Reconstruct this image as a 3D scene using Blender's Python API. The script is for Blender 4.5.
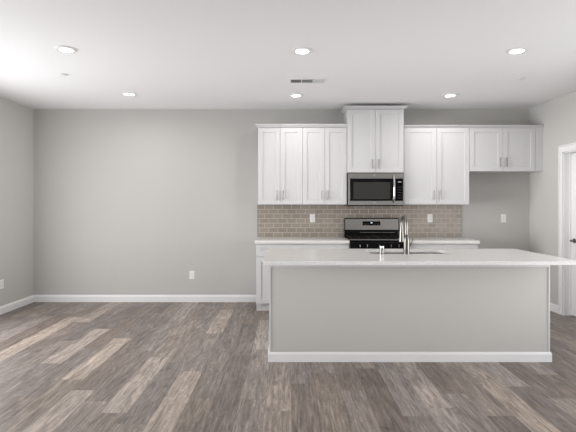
import bpy, bmesh, math, random
from mathutils import Vector, Matrix
random.seed(7)
for o in list(bpy.data.objects): bpy.data.objects.remove(o)
S = bpy.context.scene
C = bpy.context.collection

# ---------------------------------------------------------------- camera
CAMZ = 1.356
cam = bpy.data.cameras.new('camera'); co = bpy.data.objects.new('camera', cam); C.objects.link(co)
co.location = (0, 0, CAMZ); co.rotation_euler = (math.radians(90), 0, 0)
cam.sensor_width = 36; cam.lens = 30.06; cam.shift_x = 1/576; cam.shift_y = -10/576
cam.clip_start = 0.05
S.camera = co

# ---------------------------------------------------------------- world, view, daylight
W = bpy.data.worlds.new('world'); S.world = W; W.use_nodes = True
W.node_tree.nodes['Background'].inputs[0].default_value = (0.98, 0.985, 1.0, 1)
W.node_tree.nodes['Background'].inputs[1].default_value = 0.3
S.view_settings.view_transform = 'Standard'; S.view_settings.look = 'None'
S.view_settings.exposure = 0.0; S.view_settings.gamma = 1.0; S.view_settings.use_curve_mapping = False

def area(name, loc, target, sx, sy, power, col=(1, 1, 1)):
    l = bpy.data.lights.new(name, 'AREA'); l.shape = 'RECTANGLE'; l.size = sx; l.size_y = sy
    l.energy = power; l.color = col
    o = bpy.data.objects.new(name, l); C.objects.link(o); o.location = loc
    o.rotation_euler = (Vector(target) - Vector(loc)).to_track_quat('-Z', 'Y').to_euler()
    return o
# area lights stand in for daylight at added, unseen openings
area('daylight_rear', (0.2, -2.56, 1.25), (0.2, 0, 1.25), 5.8, 2.1, 22, (1.0, 0.985, 0.97))
area('daylight_left', (-3.60, 4.35, 1.15), (0, 4.35, 1.15), 2.5, 2.0, 68, (0.985, 0.99, 1.0))
area('daylight_left', (-3.60, 1.2, 1.15), (0, 1.2, 1.15), 3.5, 2.0, 26, (0.985, 0.99, 1.0))
lo = area('right_wall_fill', (-3.61, 3.6, 1.2), (3.43, 5.9, 1.3), 2.6, 1.8, 17, (1.0, 0.985, 0.97)); lo.data.spread = math.radians(45)  # added narrow beam that brightens the right wall
area('right_fill', (3.5, 2.5, 1.15), (0, 2.5, 1.15), 3.6, 2.0, 57, (0.99, 0.99, 1.0))  # added fill light at the unseen right-hand opening
lo = area('left_wall_fill', (3.51, 3.0, 1.2), (-3.58, 6.0, 1.3), 2.2, 1.8, 7.5, (1.0, 0.985, 0.97)); lo.data.spread = math.radians(45)  # added narrow beam that brightens the left wall
CAN_POWER = 5.7

# ---------------------------------------------------------------- materials
def mat(name, col, rough=0.5, metal=0.0, spec=0.5, emit=None, estr=0.0, bump=0.0, bscale=200, coat=0.0):
    m = bpy.data.materials.new(name); m.use_nodes = True
    nt = m.node_tree; b = nt.nodes['Principled BSDF']
    b.inputs['Base Color'].default_value = (*col, 1); b.inputs['Roughness'].default_value = rough
    b.inputs['Metallic'].default_value = metal; b.inputs['Specular IOR Level'].default_value = spec
    b.inputs['Coat Weight'].default_value = coat
    if emit: b.inputs['Emission Color'].default_value = (*emit, 1); b.inputs['Emission Strength'].default_value = estr
    if bump:
        tc = nt.nodes.new('ShaderNodeTexCoord'); n = nt.nodes.new('ShaderNodeTexNoise'); bp = nt.nodes.new('ShaderNodeBump')
        n.inputs['Scale'].default_value = bscale; n.inputs['Detail'].default_value = 3
        bp.inputs['Strength'].default_value = bump; bp.inputs['Distance'].default_value = 0.002
        nt.links.new(tc.outputs['Object'], n.inputs['Vector']); nt.links.new(n.outputs['Fac'], bp.inputs['Height'])
        nt.links.new(bp.outputs['Normal'], b.inputs['Normal'])
    return m
def srgb(r, g, b):
    f = lambda c: (c/255/12.92) if c/255 <= 0.04045 else ((c/255+0.055)/1.055)**2.4
    return (f(r), f(g), f(b))
M = {}
M['wall'] = mat('greige_wall_paint', srgb(194, 193, 190), 0.75, spec=0.25, bump=0.15, bscale=160)
M['ceil'] = mat('white_ceiling_paint', srgb(245, 245, 246), 0.85, spec=0.2, bump=0.15, bscale=120)
M['island'] = mat('grey_island_paint', srgb(194, 192, 189), 0.6, spec=0.3, bump=0.1, bscale=160)
M['trim'] = mat('white_trim_paint', srgb(234, 234, 235), 0.4, spec=0.4)
M['cab'] = mat('white_cabinet_paint', srgb(211, 211, 212), 0.38, spec=0.4)
M['cab_in'] = mat('cabinet_box', srgb(214, 214, 214), 0.5)
M['shadow'] = mat('dark_gap', srgb(60, 58, 56), 0.8)
M['black'] = mat('black_enamel', srgb(14, 14, 15), 0.25, spec=0.15)
M['iron'] = mat('cast_iron', srgb(14, 14, 14), 0.6, spec=0.2)
M['glass'] = mat('black_glass', srgb(10, 10, 11), 0.08, spec=0.12)
M['window'] = mat('microwave_window_mesh', srgb(58, 57, 55), 0.25, spec=0.1)
M['nickel'] = mat('brushed_nickel', srgb(138, 136, 133), 0.3, metal=1.0)
M['faucet'] = mat('satin_nickel', srgb(120, 118, 115), 0.28, metal=1.0)
M['chrome'] = mat('chrome', srgb(205, 205, 205), 0.12, metal=1.0)
M['plastic'] = mat('white_plastic', srgb(240, 240, 238), 0.35)
M['slot'] = mat('dark_slot', srgb(50, 50, 50), 0.6)
M['lens'] = mat('lit_lens', (1, 1, 1), 0.5, emit=(1, 0.98, 0.95), estr=6)
M['display'] = mat('lit_display', (0.3, 0.5, 0.5), 0.3, emit=(0.75, 0.95, 1.0), estr=0.9)
M['text'] = mat('light_grey_print', srgb(150, 150, 150), 0.5)
M['exterior'] = mat('neighbour_room_paint', srgb(190, 188, 184), 0.8)

def steel():
    m = mat('brushed_stainless', srgb(162, 160, 157), 0.24, metal=1.0)
    nt = m.node_tree; b = nt.nodes['Principled BSDF']
    tc = nt.nodes.new('ShaderNodeTexCoord'); mp = nt.nodes.new('ShaderNodeMapping'); mp.inputs['Scale'].default_value = (3, 3, 700)
    n = nt.nodes.new('ShaderNodeTexNoise'); n.inputs['Scale'].default_value = 1; n.inputs['Detail'].default_value = 2
    bp = nt.nodes.new('ShaderNodeBump'); bp.inputs['Strength'].default_value = 0.12; bp.inputs['Distance'].default_value = 0.001
    nt.links.new(tc.outputs['Object'], mp.inputs[0]); nt.links.new(mp.outputs[0], n.inputs['Vector'])
    nt.links.new(n.outputs['Fac'], bp.inputs['Height']); nt.links.new(bp.outputs[0], b.inputs['Normal'])
    return m
M['steel'] = steel()

def quartz():
    m = mat('white_quartz', srgb(228, 227, 226), 0.16, spec=0.5)
    nt = m.node_tree; b = nt.nodes['Principled BSDF']
    tc = nt.nodes.new('ShaderNodeTexCoord'); n = nt.nodes.new('ShaderNodeTexNoise'); n.inputs['Scale'].default_value = 90; n.inputs['Detail'].default_value = 4
    r = nt.nodes.new('ShaderNodeValToRGB')
    r.color_ramp.elements[0].position = 0.3; r.color_ramp.elements[0].color = (*srgb(218, 217, 216), 1)
    r.color_ramp.elements[1].position = 0.6; r.color_ramp.elements[1].color = (*srgb(230, 229, 228), 1)
    nt.links.new(tc.outputs['Object'], n.inputs['Vector']); nt.links.new(n.outputs['Fac'], r.inputs[0]); nt.links.new(r.outputs[0], b.inputs['Base Color'])
    return m
M['quartz'] = quartz()

def tile():
    m = mat('taupe_subway_tile', (0.3, 0.3, 0.3), 0.2, spec=0.5)
    nt = m.node_tree; b = nt.nodes['Principled BSDF']
    tc = nt.nodes.new('ShaderNodeTexCoord'); sp = nt.nodes.new('ShaderNodeSeparateXYZ'); cb = nt.nodes.new('ShaderNodeCombineXYZ')
    nt.links.new(tc.outputs['Object'], sp.inputs[0]); nt.links.new(sp.outputs['X'], cb.inputs['X']); nt.links.new(sp.outputs['Z'], cb.inputs['Y'])
    br = nt.nodes.new('ShaderNodeTexBrick'); br.offset = 0.5
    br.inputs['Color1'].default_value = (*srgb(148, 138, 127), 1); br.inputs['Color2'].default_value = (*srgb(162, 152, 141), 1)
    br.inputs['Mortar'].default_value = (*srgb(200, 193, 183), 1)
    br.inputs['Scale'].default_value = 1; br.inputs['Mortar Size'].default_value = 0.0035; br.inputs['Mortar Smooth'].default_value = 0.2
    br.inputs['Brick Width'].default_value = 0.128; br.inputs['Row Height'].default_value = 0.0655
    nt.links.new(cb.outputs[0], br.inputs['Vector']); nt.links.new(br.outputs['Color'], b.inputs['Base Color'])
    bp = nt.nodes.new('ShaderNodeBump'); bp.invert = True; bp.inputs['Strength'].default_value = 0.5; bp.inputs['Distance'].default_value = 0.002
    nt.links.new(br.outputs['Fac'], bp.inputs['Height']); nt.links.new(bp.outputs[0], b.inputs['Normal'])
    mr = nt.nodes.new('ShaderNodeMapRange'); mr.inputs['To Min'].default_value = 0.22; mr.inputs['To Max'].default_value = 0.8
    nt.links.new(br.outputs['Fac'], mr.inputs['Value']); nt.links.new(mr.outputs[0], b.inputs['Roughness'])
    return m
M['tile'] = tile()

def planks():
    m = mat('grey_brown_vinyl_planks', (0.2, 0.2, 0.2), 0.42, spec=0.4)
    nt = m.node_tree; b = nt.nodes['Principled BSDF']; L = nt.links.new; N = nt.nodes.new
    at = N('ShaderNodeAttribute'); at.attribute_name = 'tint'
    sd = N('ShaderNodeAttribute'); sd.attribute_name = 'seed'
    tc = N('ShaderNodeTexCoord')
    ad = N('ShaderNodeVectorMath'); ad.operation = 'ADD'; L(tc.outputs['Object'], ad.inputs[0])
    sc = N('ShaderNodeVectorMath'); sc.operation = 'SCALE'; sc.inputs['Scale'].default_value = 40; L(sd.outputs['Color'], sc.inputs[0]); L(sc.outputs[0], ad.inputs[1])
    def noise(scale, detail, rough, dist=0.0):
        mp = N('ShaderNodeMapping'); mp.inputs['Scale'].default_value = scale; L(ad.outputs[0], mp.inputs[0])
        n = N('ShaderNodeTexNoise'); n.inputs['Scale'].default_value = 1; n.inputs['Detail'].default_value = detail
        n.inputs['Roughness'].default_value = rough; n.inputs['Distortion'].default_value = dist
        L(mp.outputs[0], n.inputs['Vector']); return n
    def ramp(src, p0, v0, p1, v1):
        r = N('ShaderNodeMapRange'); r.inputs['From Min'].default_value = p0; r.inputs['From Max'].default_value = p1
        r.inputs['To Min'].default_value = v0; r.inputs['To Max'].default_value = v1; L(src, r.inputs['Value']); return r.outputs[0]
    g1 = ramp(noise((62, 3.6, 1), 5, 0.7, 0.8).outputs['Fac'], 0.32, 0.56, 0.68, 1.40)     # fine grain
    g2 = ramp(noise((16, 1.8, 1), 4, 0.65, 2.0).outputs['Fac'], 0.32, 0.66, 0.68, 1.32)    # broad figure
    g3 = ramp(noise((26, 15, 1), 5, 0.75, 1.5).outputs['Fac'], 0.56, 1.0, 0.70, 1.5)     # pale flecks
    g4 = ramp(noise((9, 5, 1), 2, 0.5, 0.8).outputs['Fac'], 0.66, 1.0, 0.78, 0.62)        # knots
    def mul(a, c):
        x = N('ShaderNodeMath'); x.operation = 'MULTIPLY'; L(a, x.inputs[0]); L(c, x.inputs[1]); return x.outputs[0]
    tot = mul(mul(g1, g2), mul(g3, g4))
    v = N('ShaderNodeVectorMath'); v.operation = 'SCALE'; L(at.outputs['Color'], v.inputs[0]); L(tot, v.inputs['Scale'])
    L(v.outputs[0], b.inputs['Base Color'])
    bp = N('ShaderNodeBump'); bp.inputs['Strength'].default_value = 0.25; bp.inputs['Distance'].default_value = 0.001
    L(g1, bp.inputs['Height']); L(bp.outputs[0], b.inputs['Normal'])
    return m
M['floor'] = planks()

# ---------------------------------------------------------------- mesh helpers
def box(bm, x0, x1, y0, y1, z0, z1):
    vs = [bm.verts.new(p) for p in ((x0,y0,z0),(x1,y0,z0),(x1,y1,z0),(x0,y1,z0),(x0,y0,z1),(x1,y0,z1),(x1,y1,z1),(x0,y1,z1))]
    for f in ((0,3,2,1),(4,5,6,7),(0,1,5,4),(1,2,6,5),(2,3,7,6),(3,0,4,7)): bm.faces.new([vs[i] for i in f])
    return vs
def tube(bm, pts, r, n=12, caps=True):
    """round tube along points; r a number or a list"""
    pts = [Vector(p) for p in pts]; rings = []
    rr = r if isinstance(r, (list, tuple)) else [r]*len(pts)
    ref = None
    for i, p in enumerate(pts):
        t = (pts[min(i+1, len(pts)-1)] - pts[max(i-1, 0)]).normalized()
        if ref is None: ref = Vector((1, 0, 0)) if abs(t.x) < 0.8 else Vector((0, 1, 0))
        u = (ref - t*ref.dot(t)).normalized(); ref = u; w = t.cross(u)
        rings.append([bm.verts.new(p + (u*math.cos(2*math.pi*k/n) + w*math.sin(2*math.pi*k/n))*rr[i]) for k in range(n)])
    for a, b in zip(rings, rings[1:]):
        for k in range(n): bm.faces.new((a[k], a[(k+1) % n], b[(k+1) % n], b[k]))
    if caps:
        bm.faces.new(rings[0][::-1]); bm.faces.new(rings[-1])
def lathe(bm, prof, c=(0, 0, 0), n=32):
    """profile [(r, z)] about the z axis"""
    rings = []
    for r, z in prof:
        if r < 1e-6: rings.append([bm.verts.new((c[0], c[1], c[2]+z))])
        else: rings.append([bm.verts.new((c[0]+r*math.cos(2*math.pi*k/n), c[1]+r*math.sin(2*math.pi*k/n), c[2]+z)) for k in range(n)])
    for a, b in zip(rings, rings[1:]):
        for k in range(n):
            k2 = (k+1) % n
            if len(a) == 1 and len(b) > 1: bm.faces.new((a[0], b[k2], b[k]))
            elif len(b) == 1 and len(a) > 1: bm.faces.new((a[k], a[k2], b[0]))
            elif len(a) > 1: bm.faces.new((a[k], a[k2], b[k2], b[k]))
def sweep(bm, prof, path, side=1):
    """closed profile [(out, z)] along an xy path with mitred corners; side=+1 puts 'out' to the right of travel"""
    P = [Vector((p[0], p[1])) for p in path]; rings = []
    for i, p in enumerate(P):
        ds = []
        if i > 0: ds.append((P[i]-P[i-1]).normalized())
        if i < len(P)-1: ds.append((P[i+1]-P[i]).normalized())
        ns = [Vector((d.y, -d.x))*side for d in ds]
        if len(ns) == 2:
            m = (ns[0]+ns[1]).normalized(); m = m / m.dot(ns[0])
        else: m = ns[0]
        rings.append([bm.verts.new((p.x+m.x*o, p.y+m.y*o, z)) for o, z in prof])
    n = len(prof)
    for a, b in zip(rings, rings[1:]):
        for k in range(n): bm.faces.new((a[k], a[(k+1) % n], b[(k+1) % n], b[k]))
    bm.faces.new(rings[0]); bm.faces.new(rings[-1][::-1])
def obj(name, bm, m, parent=None, bevel=0.0, smooth=False, seg=2):
    bmesh.ops.recalc_face_normals(bm, faces=bm.faces)
    me = bpy.data.meshes.new(name); bm.to_mesh(me); bm.free()
    o = bpy.data.objects.new(name, me); C.objects.link(o)
    for x in (m if isinstance(m, (list, tuple)) else [m]): me.materials.append(x)
    if smooth:
        for p in me.polygons: p.use_smooth = True
        e = o.modifiers.new('split', 'EDGE_SPLIT'); e.split_angle = math.radians(40)
    if bevel:
        b = o.modifiers.new('bevel', 'BEVEL'); b.width = bevel; b.segments = seg; b.limit_method = 'ANGLE'; b.angle_limit = math.radians(40)
    if parent:
        o.parent = parent; o.matrix_parent_inverse = Matrix.Translation(parent.location).inverted() @ Matrix.Identity(4) if False else Matrix.Identity(4)
    return o
def boxes(name, bl, m, parent=None, bevel=0.0):
    bm = bmesh.new()
    for b in bl: box(bm, *b)
    return obj(name, bm, m, parent, bevel)
def thing(name, label, cat, loc=(0, 0, 0), group=None):
    o = bpy.data.objects.new(name, None); C.objects.link(o); o.location = loc; o.empty_display_size = 0.1
    o['label'] = label; o['category'] = cat
    if group: o['group'] = group
    return o
def tag(o, label, cat, group=None):
    o['label'] = label; o['category'] = cat
    if group: o['group'] = group
    return o
def struct(o): o['kind'] = 'structure'; return o

# ---------------------------------------------------------------- room shell
XL, XR, YB, YR, H = -3.585, 3.43, 6.8, -2.6, 2.725
# floor: one mesh of planks; the tint of every plank is the plank's own colour
bm = bmesh.new()
tl = bm.loops.layers.float_color.new('tint'); sl = bm.loops.layers.float_color.new('seed')
LIGHT, MID, DARK = srgb(161, 150, 142), srgb(137, 127, 120), srgb(114, 104, 98)
known = {-14: (5.87-1.17, [(3.53, 5.8, 1.0)]), -13: (5.62, [(5.7, 6.8, .85)]), -11: (4.14, [(4.2, 5.3, 1.0)]), -9: (3.76, [(3.8, 4.9, 1.05)]),
         -8: (3.54, [(1.5, 3.5, 1.1)]), -7: (5.68, [(5.7, 6.8, .8)]), -6: (3.15, [(3.2, 4.3, 1.1)]), -4: (3.95, [(2.0, 3.9, 1.1), (5.2, 6.2, 1.0)]),
         -3: (3.4, [(0, 7, -0.35)]), -2: (4.35, []), -1: (4.54, [(4.6, 5.6, .95)]), 0: (3.18, [(1.5, 4.3, .6)]), 2: (3.9, [(3.95, 5.0, .35)]), 6: (4.4, [(2.1, 4.35, .8)]),
         9: (3.79, [(1.5, 5.0, .75)]), 10: (3.61, [(3.65, 4.7, .7)]), 14: (4.9, [(4.9, 6.0, .7)])}
PW, PL, G = 0.18, 1.17, 0.0012
def quad(x0, x1, y0, y1, z, col, seed):
    f = bm.faces.new([bm.verts.new(p) for p in ((x0, y0, z), (x1, y0, z), (x1, y1, z), (x0, y1, z))])
    for l in f.loops: l[tl] = (*col, 1); l[sl] = (*seed, 1)
rf = random.Random(21)
k = -20
while -0.15 + PW*k < XR + 0.15:
    x0 = -0.15 + PW*k
    off, li = known.get(k, (3.0 + rf.random()*PL, []))
    y = off - PL*10
    while y < YB:
        y1 = y + PL; ym = (y+y1)/2
        s = rf.random(); hue = rf.random()
        amt = None
        for a, b_, v in li:
            if a <= ym <= b_: amt = v
        if amt is not None: base = [m_ + (l_-m_)*amt for m_, l_ in zip(MID, LIGHT)]
        else:
            base = [d + (m_-d)*min(1, s*1.35) for d, m_ in zip(DARK, MID)]
            if s > 0.9: base = [m_ + (l_-m_)*0.25 for m_, l_ in zip(MID, LIGHT)]
        base = [base[0]*(1+0.05*(hue-0.5)), base[1], base[2]*(1-0.09*(hue-0.5))]
        a0, a1 = max(y, YR-0.15)+G/2, min(y1, YB)-G/2
        if a1 > a0 and x0+PW > XL-0.15:
            quad(max(x0, XL-0.15)+G/2, min(x0+PW, XR+0.15)-G/2, a0, a1, 0, base, (rf.random(), rf.random(), rf.random()))
        y = y1
    k += 1
quad(XL-0.15, XR+0.15, YR-0.15, YB, -0.003, srgb(70, 64, 60), (0, 0, 0))
me = bpy.data.meshes.new('floor'); bm.to_mesh(me); bm.free(); me.materials.append(M['floor'])
fl = bpy.data.objects.new('floor', me); C.objects.link(fl); struct(fl)

struct(boxes('ceiling', [(XL-0.15, XR+0.15, YR-0.15, YB+0.15, H, H+0.1)], M['ceil']))
struct(boxes('wall_back', [(XL-0.15, XR+0.15, YB, YB+0.15, -0.05, H)], M['wall']))
# left wall with an added, unseen window opening as daylight source
WL0, WL1 = -1.3, 5.7
struct(boxes('wall_left', [(XL-0.12, XL, WL1, YB, 0, H), (XL-0.12, XL, YR-0.12, WL0, 0, H), (XL-0.12, XL, WL0, WL1, 2.2, H), (XL-0.12, XL, WL0, WL1, 0, 0.1)], M['wall']))
RX0, RX1 = -2.75, 3.15  # added rear opening, unseen, as a source for daylight
struct(boxes('wall_rear', [(XL, RX0, YR-0.12, YR, 0, H), (RX1, XR, YR-0.12, YR, 0, H), (RX0, RX1, YR-0.12, YR, 2.35, H), (RX0, RX1, YR-0.12, YR, 0, 0.15)], M['wall']))
WR0, WR1 = 0.6, 4.4  # added right opening, unseen, for light towards the left wall
DY0, DY1, DH = 5.15, 5.965, 2.022          # door opening in the right wall
struct(boxes('wall_right', [(XR, XR+0.12, DY1, YB, 0, H), (XR, XR+0.12, WR1, DY0, 0, H), (XR, XR+0.12, YR-0.12, WR0, 0, H), (XR, XR+0.12, WR0, WR1, 2.2, H), (XR, XR+0.12, WR0, WR1, 0, 0.1), (XR, XR+0.12, DY0, DY1, DH, H)], M['wall']))
def window(name, bl): struct(boxes(name, bl, M['trim'], bevel=0.003))  # frames of the added, unseen windows that give the daylight a source
window('added_window_1', [(RX0, RX0+0.05, YR-0.09, YR-0.03+0.05, 0.15, 2.35), (RX1-0.05, RX1, YR-0.09, YR+0.02, 0.15, 2.35), (RX0, RX1, YR-0.09, YR+0.02, 2.3, 2.35),
                    (RX0, RX1, YR-0.09, YR+0.02, 0.15, 0.2), (0.17, 0.23, YR-0.02, YR+0.02, 0.2, 2.3)])
window('added_window_2', [(XL-0.1, XL+0.02, WL0, WL0+0.05, 0.1, 2.2), (XL-0.1, XL+0.02, WL1-0.05, WL1, 0.1, 2.2), (XL-0.1, XL+0.02, WL0, WL1, 2.15, 2.2),
                    (XL-0.1, XL+0.02, WL0, WL1, 0.1, 0.15), (XL-0.02, XL+0.02, 2.17, 2.23, 0.15, 2.15)])

window('added_window_3', [(XR-0.02, XR+0.1, WR0, WR0+0.05, 0.1, 2.2), (XR-0.02, XR+0.1, WR1-0.05, WR1, 0.1, 2.2), (XR-0.02, XR+0.1, WR0, WR1, 2.15, 2.2),
                    (XR-0.02, XR+0.1, WR0, WR1, 0.1, 0.15), (XR-0.02, XR+0.02, 2.47, 2.53, 0.15, 2.15)])
BB = [(0, 0), (0.016, 0), (0.016, 0.075), (0.011, 0.088), (0.007, 0.098), (0, 0.1)]
def baseboard(name, path, side=1):
    bm = bmesh.new(); sweep(bm, BB, path, side); struct(obj(name, bm, M['trim']))
CABX0 = -0.396
baseboard('baseboard_left', [(XL, WL1), (XL, YB-0.016)])
baseboard('baseboard_back', [(XL+0.0, YB), (CABX0-0.002, YB)])
baseboard('baseboard_alcove', [(2.462, YB), (XR-0.0, YB)])
baseboard('baseboard_right', [(XR, YB-0.016), (XR, DY1+0.073)])
baseboard('baseboard_front_right', [(XR, DY0-0.09), (XR, WR1)])

# door in the right wall
def casing():
    bm = bmesh.new(); t = 0.018
    box(bm, XR-t, XR, DY1+0.002, DY1+0.058, 0, DH+0.0); box(bm, XR-t, XR, DY0-0.07, DY0, 0, DH)
    box(bm, XR-t, XR, DY0-0.07, DY1+0.058, DH, DH+0.07)
    t = 0.026
    box(bm, XR-t, XR, DY1+0.058, DY1+0.072, 0, DH+0.085); box(bm, XR-t, XR, DY0-0.085, DY0-0.07, 0, DH+0.085)
    box(bm, XR-t, XR, DY0-0.07, DY1+0.058, DH+0.07, DH+0.085)
    return bm
fr = struct(obj('trim_1', casing(), M['trim'], bevel=0.004))
struct(boxes('trim_2', [(XR-0.004, XR+0.118, DY1-0.014, DY1-0.0005, 0, DH-0.0005), (XR-0.004, XR+0.118, DY0+0.0005, DY0+0.014, 0, DH-0.0005), (XR-0.004, XR+0.118, DY0, DY1, DH-0.014, DH-0.0005),
                        (XR+0.064, XR+0.08, DY1-0.026, DY1-0.014, 0, DH-0.014), (XR+0.064, XR+0.08, DY0+0.014, DY0+0.026, 0, DH-0.014)], M['trim'], bevel=0.001))
dx0 = XR+0.081
dbm = bmesh.new()
d0, d1 = DY0+0.018, DY1-0.018
box(dbm, dx0+0.008, dx0+0.035, d0, d1, 0.01, DH-0.018)
for (a, b_, c, d) in ((d0, d0+0.11, 0.01, DH-0.018), (d1-0.11, d1, 0.01, DH-0.018), (d0+0.11, d1-0.11, 0.01, 0.2), (d0+0.11, d1-0.11, DH-0.13, DH-0.018), (d0+0.11, d1-0.11, 0.86, 0.98)):
    box(dbm, dx0, dx0+0.009, a, b_, c, d)
door = struct(obj('door_1', dbm, M['trim'], bevel=0.002))
bm = bmesh.new()
hy, hz = DY1-0.092, 0.93
tube(bm, [(dx0, hy, hz), (dx0-0.006, hy, hz)], 0.03, 20)
tube(bm, [(dx0-0.006, hy, hz), (dx0-0.04, hy, hz)], 0.011, 12)
tube(bm, [(dx0-0.04, hy+0.012, hz), (dx0-0.042, hy-0.03, hz), (dx0-0.04, hy-0.07, hz-0.002), (dx0-0.038, hy-0.11, hz-0.004)], [0.012, 0.011, 0.01, 0.008], 12)
hd = obj('door_handle', bm, mat('aged_nickel', srgb(110, 108, 106), 0.3, metal=1.0), door, smooth=True); hd['label'] = 'dark nickel lever handle'
struct(boxes('trim_3', [(XR+0.12, XR+0.2, DY0-0.3, DY1+0.3, -0.03, -0.001)], M['floor']))

# ---------------------------------------------------------------- cabinets
def shaker(name, x0, x1, z0, z1, yf, parent, rail=0.062, drawer=False):
    """door/drawer front with a recessed panel; yf is the front plane (faces -y)"""
    bm = bmesh.new(); t = 0.019; r = 0.009; g = 0.0015
    x0 += g; x1 -= g; z0 += g; z1 -= g
    o = [(x0, z0), (x1, z0), (x1, z1), (x0, z1)]
    i = [(x0+rail, z0+rail), (x1-rail, z0+rail), (x1-rail, z1-rail), (x0+rail, z1-rail)]
    vo = [bm.verts.new((x, yf, z)) for x, z in o]; vi = [bm.verts.new((x, yf, z)) for x, z in i]
    vr = [bm.verts.new((x, yf+r, z)) for x, z in i]; vb = [bm.verts.new((x, yf+t, z)) for x, z in o]
    for k in range(4):
        n = (k+1) % 4
        bm.faces.new((vo[k], vo[n], vi[n], vi[k])); bm.faces.new((vi[k], vi[n], vr[n], vr[k])); bm.faces.new((vo[n], vo[k], vb[k], vb[n]))
    bm.faces.new(vr); bm.faces.new(vb[::-1])
    return obj(name, bm, M['cab'], parent, bevel=0.0012, seg=1)
def pull(x, z0, z1, yf, parent, horizontal=False):
    bm = bmesh.new(); d = 0.032
    if horizontal:
        tube(bm, [(z0, yf-d, x), (z1, yf-d, x)], 0.006, 12)
        for q in (z0+0.02, z1-0.02): tube(bm, [(q, yf, x), (q, yf-d, x)], 0.0045, 8)
    else:
        tube(bm, [(x, yf-d, z0), (x, yf-d, z1)], 0.006, 12)
        for q in (z0+0.02, z1-0.02): tube(bm, [(x, yf, q), (x, yf-d, q)], 0.0045, 8)
    return obj('handle', bm, M['nickel'], parent, smooth=True)
def upper(label, x0, x1, z0, z1, yf, split, hz, dx1=None, name='wall_cabinet'):
    t = thing(name, label, 'cabinet', (0, 0, 0), 'white upper cabinets')
    boxes('body', [(x0+0.001, x1-0.001, yf+0.0195, YB-0.0005, z0, z1+0.004)], M['cab'], t)
    dx1 = dx1 or x1
    a = shaker('door', x0, split, z0, z1, yf, t); b_ = shaker('door', split, dx1, z0, z1, yf, t)
    pull(split-0.042, hz, hz+0.128, yf, a); pull(split+0.042, hz, hz+0.128, yf, b_)
    return t
UZ0, UZ1, UY = 1.376, 2.405, 6.45
upper('white two-door upper cabinet at the left end, over the tile backsplash', -0.390, 0.2075, UZ0, UZ1, UY, -0.0915, 1.436)
upper('white two-door upper cabinet directly left of the microwave', 0.2075, 0.803, UZ0, UZ1, UY, 0.505, 1.436)
cc = upper('taller white cabinet over the microwave, reaching almost to the ceiling', 0.805, 1.560, 1.802, 2.648, 6.42, 1.18, 1.85)
upper('wide white two-door upper cabinet directly right of the microwave', 1.569, 2.445, UZ0, UZ1, UY, 2.008, 1.436)
fc = upper('short white two-door cabinet over the empty refrigerator space', 2.447, XR-0.002, 1.822, UZ1, UY, 2.895, 1.876, dx1=3.33)
boxes('filler_strip', [(3.333, XR-0.002, UY, UY+0.019, 1.822, UZ1)], M['cab'], fc)
def crown(name, path, z0, h, out, side, parent=None):
    bm = bmesh.new()
    prof = [(0, z0), (0.004, z0), (out*0.35, z0+h*0.25), (out*0.8, z0+h*0.7), (out, z0+h*0.8), (out, z0+h), (-0.02, z0+h), (-0.02, z0+h-0.006), (0, z0+h-0.006)]
    sweep(bm, prof, path, side); return obj(name, bm, M['cab'], parent)
tag(crown('crown_moulding', [(-0.391, YB-0.0005), (-0.391, UY-0.001), (0.803, UY-0.001)], UZ1+0.004, 0.042, 0.038, 1), 'white crown moulding strip capping the two left upper cabinets', 'moulding')
tag(crown('crown_moulding', [(1.569, UY-0.001), (XR-0.002, UY-0.001)], UZ1+0.002, 0.030, 0.036, 1), 'long white crown moulding strip capping the cabinets right of the microwave', 'moulding')
crown('crown_moulding', [(0.804, YB-0.0005), (0.804, 6.419), (1.561, 6.419), (1.561, YB-0.0005)], 2.650, 0.035, 0.05, 1, cc)

BY = 6.175   # base cabinet door plane
def base(label, x0, x1, splits):
    t = thing('base_cabinet', label, 'cabinet', (0, 0, 0), 'white base cabinets')
    boxes('body', [(x0+0.001, x1-0.001, BY+0.0195, YB-0.0005, 0.1, 0.873)], M['cab'], t)
    boxes('toe_kick', [(x0+0.001, x1-0.001, BY+0.055, BY+0.07, 0, 0.1)], M['cab'], t)
    xs = [x0] + splits + [x1]
    for n, (a, b_) in enumerate(zip(xs, xs[1:])):
        d = shaker('drawer', a, b_, 0.705, 0.868, BY, t, rail=0.062)
        pull(0.787, (a+b_)/2-0.064, (a+b_)/2+0.064, BY, d, horizontal=True)
        d = shaker('door', a, b_, 0.1, 0.7, BY, t)
        pull(b_-0.04 if n == 0 else a+0.04, 0.51, 0.638, BY, d)
    return t
base('white base cabinet at the left end of the back counter', CABX0, 0.2045, [])
base('white base cabinet under the back counter, directly left of the gas range', 0.2045, 0.801, [])
base('white base cabinet right of the gas range, beside the refrigerator space', 1.566, 2.45, [2.008])
def counter(label, x0, x1):
    return tag(boxes('back_countertop', [(x0, x1, BY-0.03, YB-0.0005, 0.874, 0.914)], M['quartz'], bevel=0.003), label, 'countertop', 'back countertops')
counter('white quartz countertop along the back wall, left of the range', -0.41, 0.801)
counter('white quartz countertop along the back wall, right of the range', 1.566, 2.465)
tb = boxes('tile_backsplash', [(-0.42, 2.466, YB-0.009, YB-0.0005, 0.915, UZ0-0.001), (0.802, 1.565, YB-0.009, YB-0.0005, 0.80, 0.914)], [M['tile']])
tag(tb, 'taupe subway tile backsplash with pale grout between counter and upper cabinets', 'backsplash')

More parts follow.
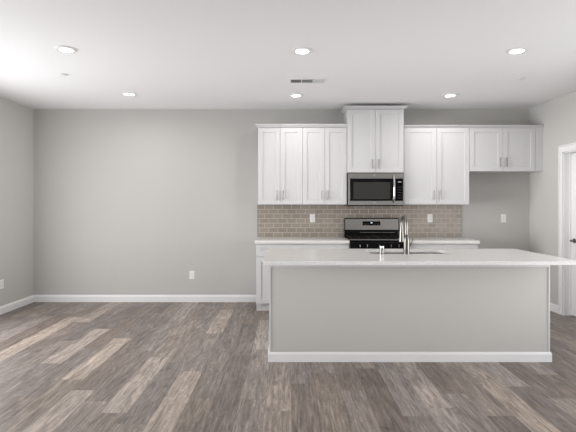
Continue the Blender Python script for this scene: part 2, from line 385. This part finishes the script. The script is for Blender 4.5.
# ---------------------------------------------------------------- microwave
mw = thing('microwave', 'stainless over-the-range microwave with black glass door, under the tallest cabinet', 'microwave', (0, 0, 0))
mx0, mx1, mz0, mz1, my = 0.808, 1.556, 1.356, 1.792, 6.40
boxes('body', [(mx0, mx1, my+0.022, YB-0.01, mz0+0.012, mz1)], M['black'], mw)
boxes('bottom_panel', [(mx0+0.004, mx1-0.004, my+0.015, YB-0.03, mz0, mz0+0.0115)], M['black'], mw)
boxes('top_strip', [(mx0+0.004, mx1, my, my+0.021, mz1-0.072, mz1)], M['steel'], mw, 0.003)
boxes('bottom_strip', [(mx0+0.004, mx1, my, my+0.021, mz0+0.012, mz0+0.068)], M['steel'], mw, 0.003)
boxes('side_trim', [(mx0+0.004, mx0+0.030, my, my+0.021, mz0+0.0685, mz1-0.0725)], M['steel'], mw, 0.002)
boxes('side_trim', [(mx1-0.012, mx1, my, my+0.021, mz0+0.0685, mz1-0.0725)], M['steel'], mw, 0.002)
dr = boxes('door_glass', [(mx0+0.031, 1.433, my+0.002, my+0.021, mz0+0.069, mz1-0.073)], M['glass'], mw, 0.002)
boxes('viewing_window', [(mx0+0.075, 1.375, my+0.0005, my+0.0015, mz0+0.092, mz1-0.118)], M['window'], dr)
cp = boxes('control_panel', [(1.436, mx1-0.0125, my+0.002, my+0.021, mz0+0.069, mz1-0.073)], M['glass'], mw, 0.002)
boxes('display', [(1.478, 1.522, my+0.0005, my+0.0015, 1.668, 1.686)], M['text'], cp)
kp = mat('grey_keypad_print', srgb(70, 70, 70), 0.5)
for r_ in range(5):
    for c_ in range(3): boxes('button', [(1.476+c_*0.018, 1.486+c_*0.018, my+0.0005, my+0.0015, 1.46+r_*0.036, 1.468+r_*0.036)], kp, cp)
bm = bmesh.new()
hx = 1.418
tube(bm, [(hx, my-0.002, 1.412), (hx, my-0.03, 1.425), (hx, my-0.045, 1.47), (hx, my-0.052, 1.585), (hx, my-0.045, 1.70), (hx, my-0.03, 1.745), (hx, my-0.002, 1.758)], 0.014, 14)
obj('handle', bm, M['chrome'], mw, smooth=True)
def badge(x, z, y, parent, r=0.012):
    bm = bmesh.new(); tube(bm, [(x, y, z), (x, y-0.0015, z)], r, 24); obj('badge', bm, M['chrome'], parent)
badge(1.163, 1.764, my-0.0002, mw); badge(1.163, 1.405, my-0.0002, mw, 0.009)

# ---------------------------------------------------------------- gas range
rg = thing('gas_range', 'stainless and black gas range with rear control display and cast iron grates', 'range', (0, 0, 0))
rx0, rx1, rf_, rb = 0.805, 1.562, 6.13, YB-0.011
boxes('body', [(rx0, rx1, rf_+0.03, rb, 0.02, 0.898)], M['black'], rg)
for x in (rx0+0.05, rx1-0.05):
    for y in (rf_+0.1, rb-0.08):
        bm = bmesh.new(); tube(bm, [(x, y, 0), (x, y, 0.02)], 0.02, 12); obj('foot', bm, M['black'], rg)
ct = boxes('cooktop', [(rx0, rx1, rf_+0.012, rb-0.075, 0.8985, 0.918)], M['black'], rg, 0.004)
bm = bmesh.new()   # steel edge of the cooktop
box(bm, rx0-0.002, rx0+0.010, rf_+0.012, rb-0.08, 0.9185, 0.924); box(bm, rx1-0.010, rx1+0.002, rf_+0.012, rb-0.08, 0.9185, 0.924)
box(bm, rx0-0.002, rx1+0.002, rf_+0.012, rf_+0.022, 0.9185, 0.934)
obj('edge_trim', bm, M['steel'], ct)
# backguard: sloping steel box with black surround
bm = bmesh.new()
sec = [(rb-0.001, 0.92), (rb-0.001, 1.188), (rb-0.05, 1.188), (rb-0.074, 1.03), (rb-0.074, 0.92)]
a = [bm.verts.new((rx0, y, z)) for y, z in sec]; b_ = [bm.verts.new((rx1, y, z)) for y, z in sec]
for k in range(5): bm.faces.new((a[k], a[(k+1) % 5], b_[(k+1) % 5], b_[k]))
bm.faces.new(a); bm.faces.new(b_[::-1])
bg = obj('backguard', bm, M['black'], rg, bevel=0.004)
def slope_panel(name, x0, x1, z0, z1, off, th, m, parent):
    yat = lambda z: rb-0.074 + (z-1.03)/(1.195-1.03)*0.024
    bm = bmesh.new(); vs = []
    for yo in (off+th, off):
        vs.append([bm.verts.new((x, yat(z)-yo, z)) for x, z in ((x0, z0), (x1, z0), (x1, z1), (x0, z1))])
    for k in range(4): bm.faces.new((vs[0][k], vs[0][(k+1) % 4], vs[1][(k+1) % 4], vs[1][k]))
    bm.faces.new(vs[0]); bm.faces.new(vs[1][::-1]); return obj(name, bm, m, parent, bevel=min(0.0015, th/3))
sp = slope_panel('steel_panel', rx0+0.008, rx1-0.008, 1.024, 1.177, 0.0, 0.006, M['steel'], bg)
dp = slope_panel('display', 1.056, 1.305, 1.086, 1.142, 0.0062, 0.003, M['glass'], bg)
slope_panel('clock_digits', 1.168, 1.194, 1.115, 1.127, 0.0095, 0.0006, M['display'], dp)
for q in range(4):
    for x in (1.072+q*0.02, 1.218+q*0.02): slope_panel('key_mark', x, x+0.008, 1.102, 1.106, 0.0095, 0.0005, M['text'], dp)
boxes('vent_slot', [(1.02, 1.50, rb-0.0755, rb-0.0742, 0.985, 0.990)], M['steel'], bg)
# front: knobs, oven door, drawer
boxes('front_control_panel', [(rx0, rx1, rf_, rf_+0.0295, 0.79, 0.897)], M['black'], rg, 0.006)
for x in (0.925, 1.018, 1.170, 1.322, 1.418):
    bm = bmesh.new(); tube(bm, [(x, rf_-0.0005, 0.85), (x, rf_-0.012, 0.85), (x, rf_-0.036, 0.85)], [0.024, 0.021, 0.018], 20)
    kn = obj('knob', bm, M['black'], rg, smooth=True)
    boxes('knob_grip', [(x-0.004, x+0.004, rf_-0.042, rf_-0.0363, 0.834, 0.868)], M['chrome'], kn, 0.001)
od = boxes('oven_door', [(rx0+0.004, rx1-0.004, rf_-0.004, rf_+0.0295, 0.24, 0.785)], M['steel'], rg, 0.005)
boxes('oven_window', [(rx0+0.13, rx1-0.13, rf_-0.006, rf_-0.0042, 0.36, 0.62)], M['glass'], od)
bm = bmesh.new(); tube(bm, [(rx0+0.05, rf_-0.055, 0.735), (rx1-0.05, rf_-0.055, 0.735)], 0.012, 12)
for x in (rx0+0.09, rx1-0.09): tube(bm, [(x, rf_-0.004, 0.735), (x, rf_-0.055, 0.735)], 0.009, 10)
obj('handle', bm, M['steel'], od, smooth=True)
boxes('storage_drawer', [(rx0+0.004, rx1-0.004, rf_-0.002, rf_+0.0295, 0.05, 0.235)], M['steel'], rg, 0.005)
# burners and grates
for (x, y, r) in ((0.97, 6.28, 0.045), (0.97, 6.54, 0.038), (1.1835, 6.41, 0.05), (1.397, 6.28, 0.04), (1.397, 6.54, 0.045)):
    bm = bmesh.new(); lathe(bm, [(0, 0), (r, 0), (r, 0.012), (r*0.8, 0.014), (r*0.8, 0.02), (0, 0.022)], (x, y, 0.9182), 24)
    obj('burner', bm, M['iron'], rg, smooth=True)
for (a, c) in ((rx0+0.02, 1.055), (1.063, 1.304), (1.312, rx1-0.02)):
    bm = bmesh.new(); z0, z1 = 0.938, 0.952; y0, y1 = rf_+0.04, rb-0.11; w = 0.011
    box(bm, a, c, y0, y0+w, z0, z1); box(bm, a, c, y1-w, y1, z0, z1); box(bm, a, a+w, y0, y1, z0, z1); box(bm, c-w, c, y0, y1, z0, z1)
    box(bm, a, c, (y0+y1)/2-w/2, (y0+y1)/2+w/2, z0, z1)
    m_ = (a+c)/2
    box(bm, m_-w/2, m_+w/2, y0, y1, z0, z1+0.004)
    for yy in (y0+0.12, y1-0.12): box(bm, a, c, yy-w/2, yy+w/2, z0, z1+0.004)
    for xx in (a, c-w):
        for yy in (y0, y1-w): box(bm, xx, xx+w, yy, yy+w, 0.9182, z0)
    obj('grate', bm, M['iron'], rg, bevel=0.002)

# ---------------------------------------------------------------- island
IX0, IX1, IY0, IY1 = -0.155, 2.290, 4.195, 4.955
isl = thing('kitchen_island', 'long kitchen island with plain grey front panel and white base trim', 'island', (0, 0, 0))
boxes('body', [(IX0+0.013, IX1-0.001, IY0, IY0+0.11, 0, 0.884)], M['island'], isl)
boxes('end_panel', [(IX0, IX0+0.0125, IY0-0.006, IY1, 0, 0.884)], M['cab'], isl)['label'] = 'white end panel'
boxes('end_panel', [(IX1-0.0005, IX1+0.001, IY0+0.11, IY1, 0, 0.884)], M['island'], isl)
boxes('cabinet_box', [(IX0+0.013, 0.72, IY0+0.1105, IY1-0.02, 0.1, 0.884), (0.7205, 1.60, IY0+0.1105, IY1-0.02, 0.1, 0.66), (0.7205, 1.6, IY1-0.035, IY1-0.02, 0.66, 0.884),
                      (1.6005, IX1-0.001, IY0+0.1105, IY1-0.02, 0.1, 0.884)], M['cab'], isl)
boxes('edge_trim', [(IX1-0.011, IX1+0.001, IY0-0.006, IY0-0.0002, 0, 0.8255), (IX0+0.013, IX1+0.001, IY0-0.006, IY0-0.0002, 0.826, 0.884)], M['cab'], isl)['label'] = 'white edge trim framing the grey panel'
boxes('toe_kick', [(IX0+0.013, IX1-0.001, IY1-0.09, IY1-0.075, 0, 0.1)], M['cab'], isl)
bm = bmesh.new(); sweep(bm, [(0, 0), (0.011, 0), (0.011, 0.066), (0.008, 0.076), (0.005, 0.084), (0, 0.086)], [(IX0-0.0005, IY1-0.02), (IX0-0.0005, IY0-0.0065), (IX1+0.0015, IY0-0.0065), (IX1+0.0015, IY1-0.02)], 1)
obj('baseboard', bm, M['trim'], isl)['label'] = 'white base trim around the island'
# doors on the far (sink) side
xs = [IX0+0.02, 0.30, 0.72, 1.16, 1.60, IX1-0.01]
for a, b_ in zip(xs, xs[1:]):
    bm = bmesh.new(); box(bm, a+0.002, b_-0.002, IY1-0.0195, IY1, 0.1, 0.868)
    d = obj('door', bm, M['cab'], isl, bevel=0.002)
    bm = bmesh.new(); tube(bm, [(b_-0.05, IY1+0.03, 0.62), (b_-0.05, IY1+0.03, 0.748)], 0.006, 10)
    for q in (0.64, 0.728): tube(bm, [(b_-0.05, IY1, q), (b_-0.05, IY1+0.03, q)], 0.0045, 8)
    obj('handle', bm, M['nickel'], d, smooth=True)

def rrect(x0, x1, y0, y1, r, n=6):
    pts = []
    for cx, cy, a0 in ((x1-r, y1-r, 0), (x0+r, y1-r, 90), (x0+r, y0+r, 180), (x1-r, y0+r, 270)):
        for k in range(n+1):
            a = math.radians(a0 + 90*k/n); pts.append((cx+r*math.cos(a), cy+r*math.sin(a)))
    return pts
CX0, CX1, CY0, CY1 = -0.19, 2.357, 3.827, 4.984
SX0, SX1, SY0, SY1 = 0.78, 1.55, 4.47, 4.86
def slab_with_hole():
    bm = bmesh.new(); edges = []
    for loop in ([(CX0, CY0), (CX1, CY0), (CX1, CY1), (CX0, CY1)], rrect(SX0, SX1, SY0, SY1, 0.07)):
        vs = [bm.verts.new((x, y, 0.914)) for x, y in loop]
        for i in range(len(vs)): edges.append(bm.edges.new((vs[i], vs[(i+1) % len(vs)])))
    bmesh.ops.triangle_fill(bm, edges=edges, use_beauty=True)
    # drop any face filling the sink opening
    for f in list(bm.faces):
        c = f.calc_center_median()
        if SX0 < c.x < SX1 and SY0 < c.y < SY1: 
            if all(SX0-1e-4 <= v.co.x <= SX1+1e-4 and SY0-1e-4 <= v.co.y <= SY1+1e-4 for v in f.verts): bm.faces.remove(f)
    r = bmesh.ops.extrude_face_region(bm, geom=list(bm.faces))
    for v in [g for g in r['geom'] if isinstance(g, bmesh.types.BMVert)]: v.co.z = 0.885
    return bm
tag(obj('island_countertop', slab_with_hole(), M['quartz'], bevel=0.003), 'white quartz island countertop overhanging the grey island toward the front', 'countertop')
# undermount steel sink
bm = bmesh.new()
levels = [(0.012, 0.8845, 0.07), (0.004, 0.884, 0.07), (0.003, 0.70, 0.07), (-0.03, 0.68, 0.05)]
rings = []
for e, z, r in levels: rings.append([bm.verts.new((x, y, z)) for x, y in rrect(SX0-e, SX1+e, SY0-e, SY1+e, r)])
for a, b_ in zip(rings, rings[1:]):
    for k in range(len(a)): bm.faces.new((a[k], a[(k+1) % len(a)], b_[(k+1) % len(a)], b_[k]))
bm.faces.new(rings[-1])
sk = obj('sink', bm, M['steel'], smooth=True); sk.modifiers.new('thick', 'SOLIDIFY').thickness = 0.0012
tag(sk, 'stainless undermount sink set in the island countertop', 'sink')
bm = bmesh.new(); lathe(bm, [(0, 0.0022), (0.03, 0.0022), (0.042, 0.003), (0.045, 0.001)], (1.165, 4.66, 0.681), 24)
obj('drain', bm, M['chrome'], sk, smooth=True)
# faucet
FX, FY = 1.10, 4.425
fa = thing('faucet', 'tall brushed nickel pull-down faucet standing beside the island sink', 'faucet', (0, 0, 0))
bm = bmesh.new(); lathe(bm, [(0, 0), (0.03, 0), (0.03, 0.006), (0.028, 0.01), (0.028, 0.125), (0.017, 0.165), (0.0, 0.176)], (FX, FY, 0.9142), 24)
obj('base', bm, M['faucet'], fa, smooth=True)
bm = bmesh.new(); arc = [(FX, FY, 1.0905), (FX, FY, 1.19)]; R_ = 0.075
for k in range(1, 13):
    a = math.pi*k/12*0.95; arc.append((FX, FY+R_-R_*math.cos(a), 1.19+R_*math.sin(a)))
arc = [(x-0.008*max(0, i-2)/12, y, z) for i, (x, y, z) in enumerate(arc)]
tube(bm, arc, 0.0135, 14); obj('spout', bm, M['faucet'], fa, smooth=True)
e = arc[-1]
bm = bmesh.new(); tube(bm, [(e[0], e[1], e[2]+0.003), (e[0]-0.001, e[1]+0.003, e[2]-0.03), (e[0]-0.002, e[1]+0.006, e[2]-0.185), (e[0]-0.002, e[1]+0.006, e[2]-0.193)], [0.0125, 0.014, 0.026, 0.02], 16)
obj('spray_head', bm, M['faucet'], fa, smooth=True)
bm = bmesh.new(); tube(bm, [(FX+0.024, FY, 1.0), (FX+0.038, FY, 1.0)], 0.014, 14); tube(bm, [(FX+0.034, FY, 1.0), (FX+0.048, FY, 1.02), (FX+0.06, FY, 1.06)], [0.007, 0.006, 0.005], 10)
obj('lever', bm, M['faucet'], fa, smooth=True)
sdp = thing('soap_dispenser', 'short brushed nickel soap dispenser left of the faucet', 'soap dispenser', (0, 0, 0))
DX, DYY = 0.872, 4.42
bm = bmesh.new(); lathe(bm, [(0, 0), (0.026, 0), (0.026, 0.006), (0.02, 0.009), (0.02, 0.045), (0.012, 0.05), (0, 0.05)], (DX, DYY, 0.9142), 20); obj('base', bm, M['nickel'], sdp, smooth=True)
bm = bmesh.new(); lathe(bm, [(0, 0), (0.014, 0), (0.02, 0.004), (0.02, 0.024), (0, 0.027)], (DX, DYY, 0.9646), 20)
tube(bm, [(DX, DYY, 0.978), (DX, DYY+0.05, 0.98), (DX, DYY+0.085, 0.972)], [0.009, 0.008, 0.006], 10); obj('pump_head', bm, M['chrome'], sdp, smooth=True)

# ---------------------------------------------------------------- ceiling fittings
def make_can():
    t = thing('recessed_light', '', 'ceiling light', (0, 0, H), 'recessed ceiling lights')
    bm = bmesh.new(); lathe(bm, [(0.053, -0.004), (0.057, -0.011), (0.066, -0.014), (0.084, -0.011), (0.091, -0.004), (0.091, -0.0003), (0.053, -0.0003)], (0, 0, 0), 40)
    obj('trim_ring', bm, M['trim'], t, smooth=True)
    bm = bmesh.new(); lathe(bm, [(0.0528, -0.0005), (0.0528, -0.0045), (0, -0.0045)], (0, 0, 0), 40); obj('lens', bm, M['lens'], t)
    l = bpy.data.lights.new('can_bulb', 'AREA'); l.shape = 'DISK'; l.size = 0.1; l.energy = CAN_POWER; l.color = (1, 0.965, 0.92)
    lo = bpy.data.objects.new('bulb', l); C.objects.link(lo); lo.parent = t; lo.location = (0, 0, -0.006)
    return t
can = make_can(); kids = list(can.children)
spots = [(-1.925, 4.19, 'recessed ceiling light at far left, nearer row'), (0.132, 4.225, 'recessed ceiling light in the nearer row, in front of the ceiling vent'),
         (2.02, 4.225, 'recessed ceiling light at the right, nearer row'), (-1.92, 5.86, 'recessed ceiling light at the left near the back wall'),
         (0.115, 5.93, 'recessed ceiling light between the ceiling vent and the left upper cabinets'), (2.01, 5.93, 'recessed ceiling light above the cabinets right of the microwave')]
for i, (x, y, lab) in enumerate(spots):
    r = can if i == 0 else can.copy()
    if i:
        C.objects.link(r)
        for ch in kids:
            c = ch.copy(); C.objects.link(c); c.parent = r
    r.location = (x, y, H); r['label'] = lab
def make_cap():
    bm = bmesh.new(); lathe(bm, [(0, -0.012), (0.038, -0.012), (0.041, -0.011), (0.041, -0.009), (0.030, -0.0085), (0.030, -0.0003), (0, -0.0003)], (0, 0, 0), 28)
    return obj('sprinkler_cover', bm, M['trim'], smooth=True)
cap = make_cap(); cap.location = (-2.325, 5.005, H); tag(cap, 'small round white sprinkler cover on the left of the ceiling', 'sprinkler cover', 'ceiling sprinkler covers')
cap2 = cap.copy(); C.objects.link(cap2); cap2.location = (2.51, 5.14, H); cap2['label'] = 'small round white sprinkler cover on the right of the ceiling'
# vent
vt = thing('ceiling_vent', 'white rectangular ceiling vent with three louvred sections', 'vent', (0.222, 5.25, H))
vw, vd = 0.20, 0.095
boxes('frame', [(-vw, vw, -vd, -vd+0.022, -0.009, -0.0005), (-vw, vw, vd-0.022, vd, -0.009, -0.0005), (-vw, -vw+0.02, -vd+0.022, vd-0.022, -0.009, -0.0005), (vw-0.02, vw, -vd+0.022, vd-0.022, -0.009, -0.0005),
                (-0.068, -0.058, -vd+0.022, vd-0.022, -0.009, -0.0005), (0.058, 0.068, -vd+0.022, vd-0.022, -0.009, -0.0005)], M['trim'], vt, 0.001)
boxes('dark_backing', [(-vw+0.019, vw-0.019, -vd+0.021, vd-0.021, -0.002, -0.0006)], M['slot'], vt)  # dark sheet behind the slats stands in for the shade in the duct
def slats(a, b_, m, tilt):
    for q in range(7):
        y = -0.066 + q*0.022
        bm = bmesh.new(); vs = box(bm, a+0.002, b_-0.002, -0.0045, 0.0045, -0.0005, 0.0005)
        bmesh.ops.rotate(bm, verts=bm.verts, matrix=Matrix.Rotation(math.radians(tilt), 3, 'X')); bmesh.ops.translate(bm, verts=bm.verts, vec=(0, y, -0.0065))
        obj('slat', bm, m, vt)
slats(-0.18, -0.068, M['trim'], 20); slats(-0.058, 0.058, M['trim'], 10); slats(0.068, 0.18, M['trim'], -12)

# ---------------------------------------------------------------- outlets
def make_outlet(label, loc, rotz, gfci=False):
    t = thing('wall_outlet', label, 'outlet', loc, 'white wall outlets'); t.rotation_euler = (0, 0, rotz)   # faces local -y
    bm = bmesh.new(); box(bm, -0.036, 0.036, -0.006, -0.0003, -0.058, 0.058); obj('cover_plate', bm, M['plastic'], t, bevel=0.003)
    if gfci:
        r = boxes('receptacle', [(-0.017, 0.017, -0.009, -0.0062, -0.034, 0.034)], M['plastic'], t, 0.001)
        sl_ = [(-0.008, -0.006), (0.006, 0.008)]
        for z in (0.02, -0.02):
            for a, b_ in sl_: boxes('slot', [(a, b_, -0.0096, -0.0091, z-0.005, z+0.005)], M['slot'], r)
    else:
        for z in (0.02, -0.02):
            bm = bmesh.new(); tube(bm, [(0, -0.0062, z), (0, -0.0085, z)], 0.016, 20); r = obj('receptacle', bm, M['plastic'], t)
            for b_ in ((-0.0075, -0.0055, -0.0091, -0.0086, z-0.002, z+0.007), (0.0055, 0.0075, -0.0091, -0.0086, z-0.002, z+0.007), (-0.002, 0.002, -0.0091, -0.0086, z-0.009, z-0.005)): boxes('slot', [b_], M['slot'], r)
    return t
def px(x, y, Y): return ((x-287)/481*Y, CAMZ-(y-206)/481*Y)
x, z = px(192, 275, YB); make_outlet('white duplex outlet low on the bare back wall, left of the cabinets', (x, YB, z), 0)
make_outlet('white duplex outlet low on the left side wall', (XL, 6.04, 0.375), math.radians(90))
yb = YB-0.009
x, z = px(312.5, 218.2, yb); make_outlet('white outlet in the tile backsplash left of the range', (x, yb, z), 0, True)
x, z = px(430, 218.2, yb); make_outlet('white outlet in the tile backsplash right of the range', (x, yb, z), 0, True)
x, z = px(503.5, 218.2, YB); make_outlet('white duplex outlet in the empty refrigerator space', (x, YB, z), 0)
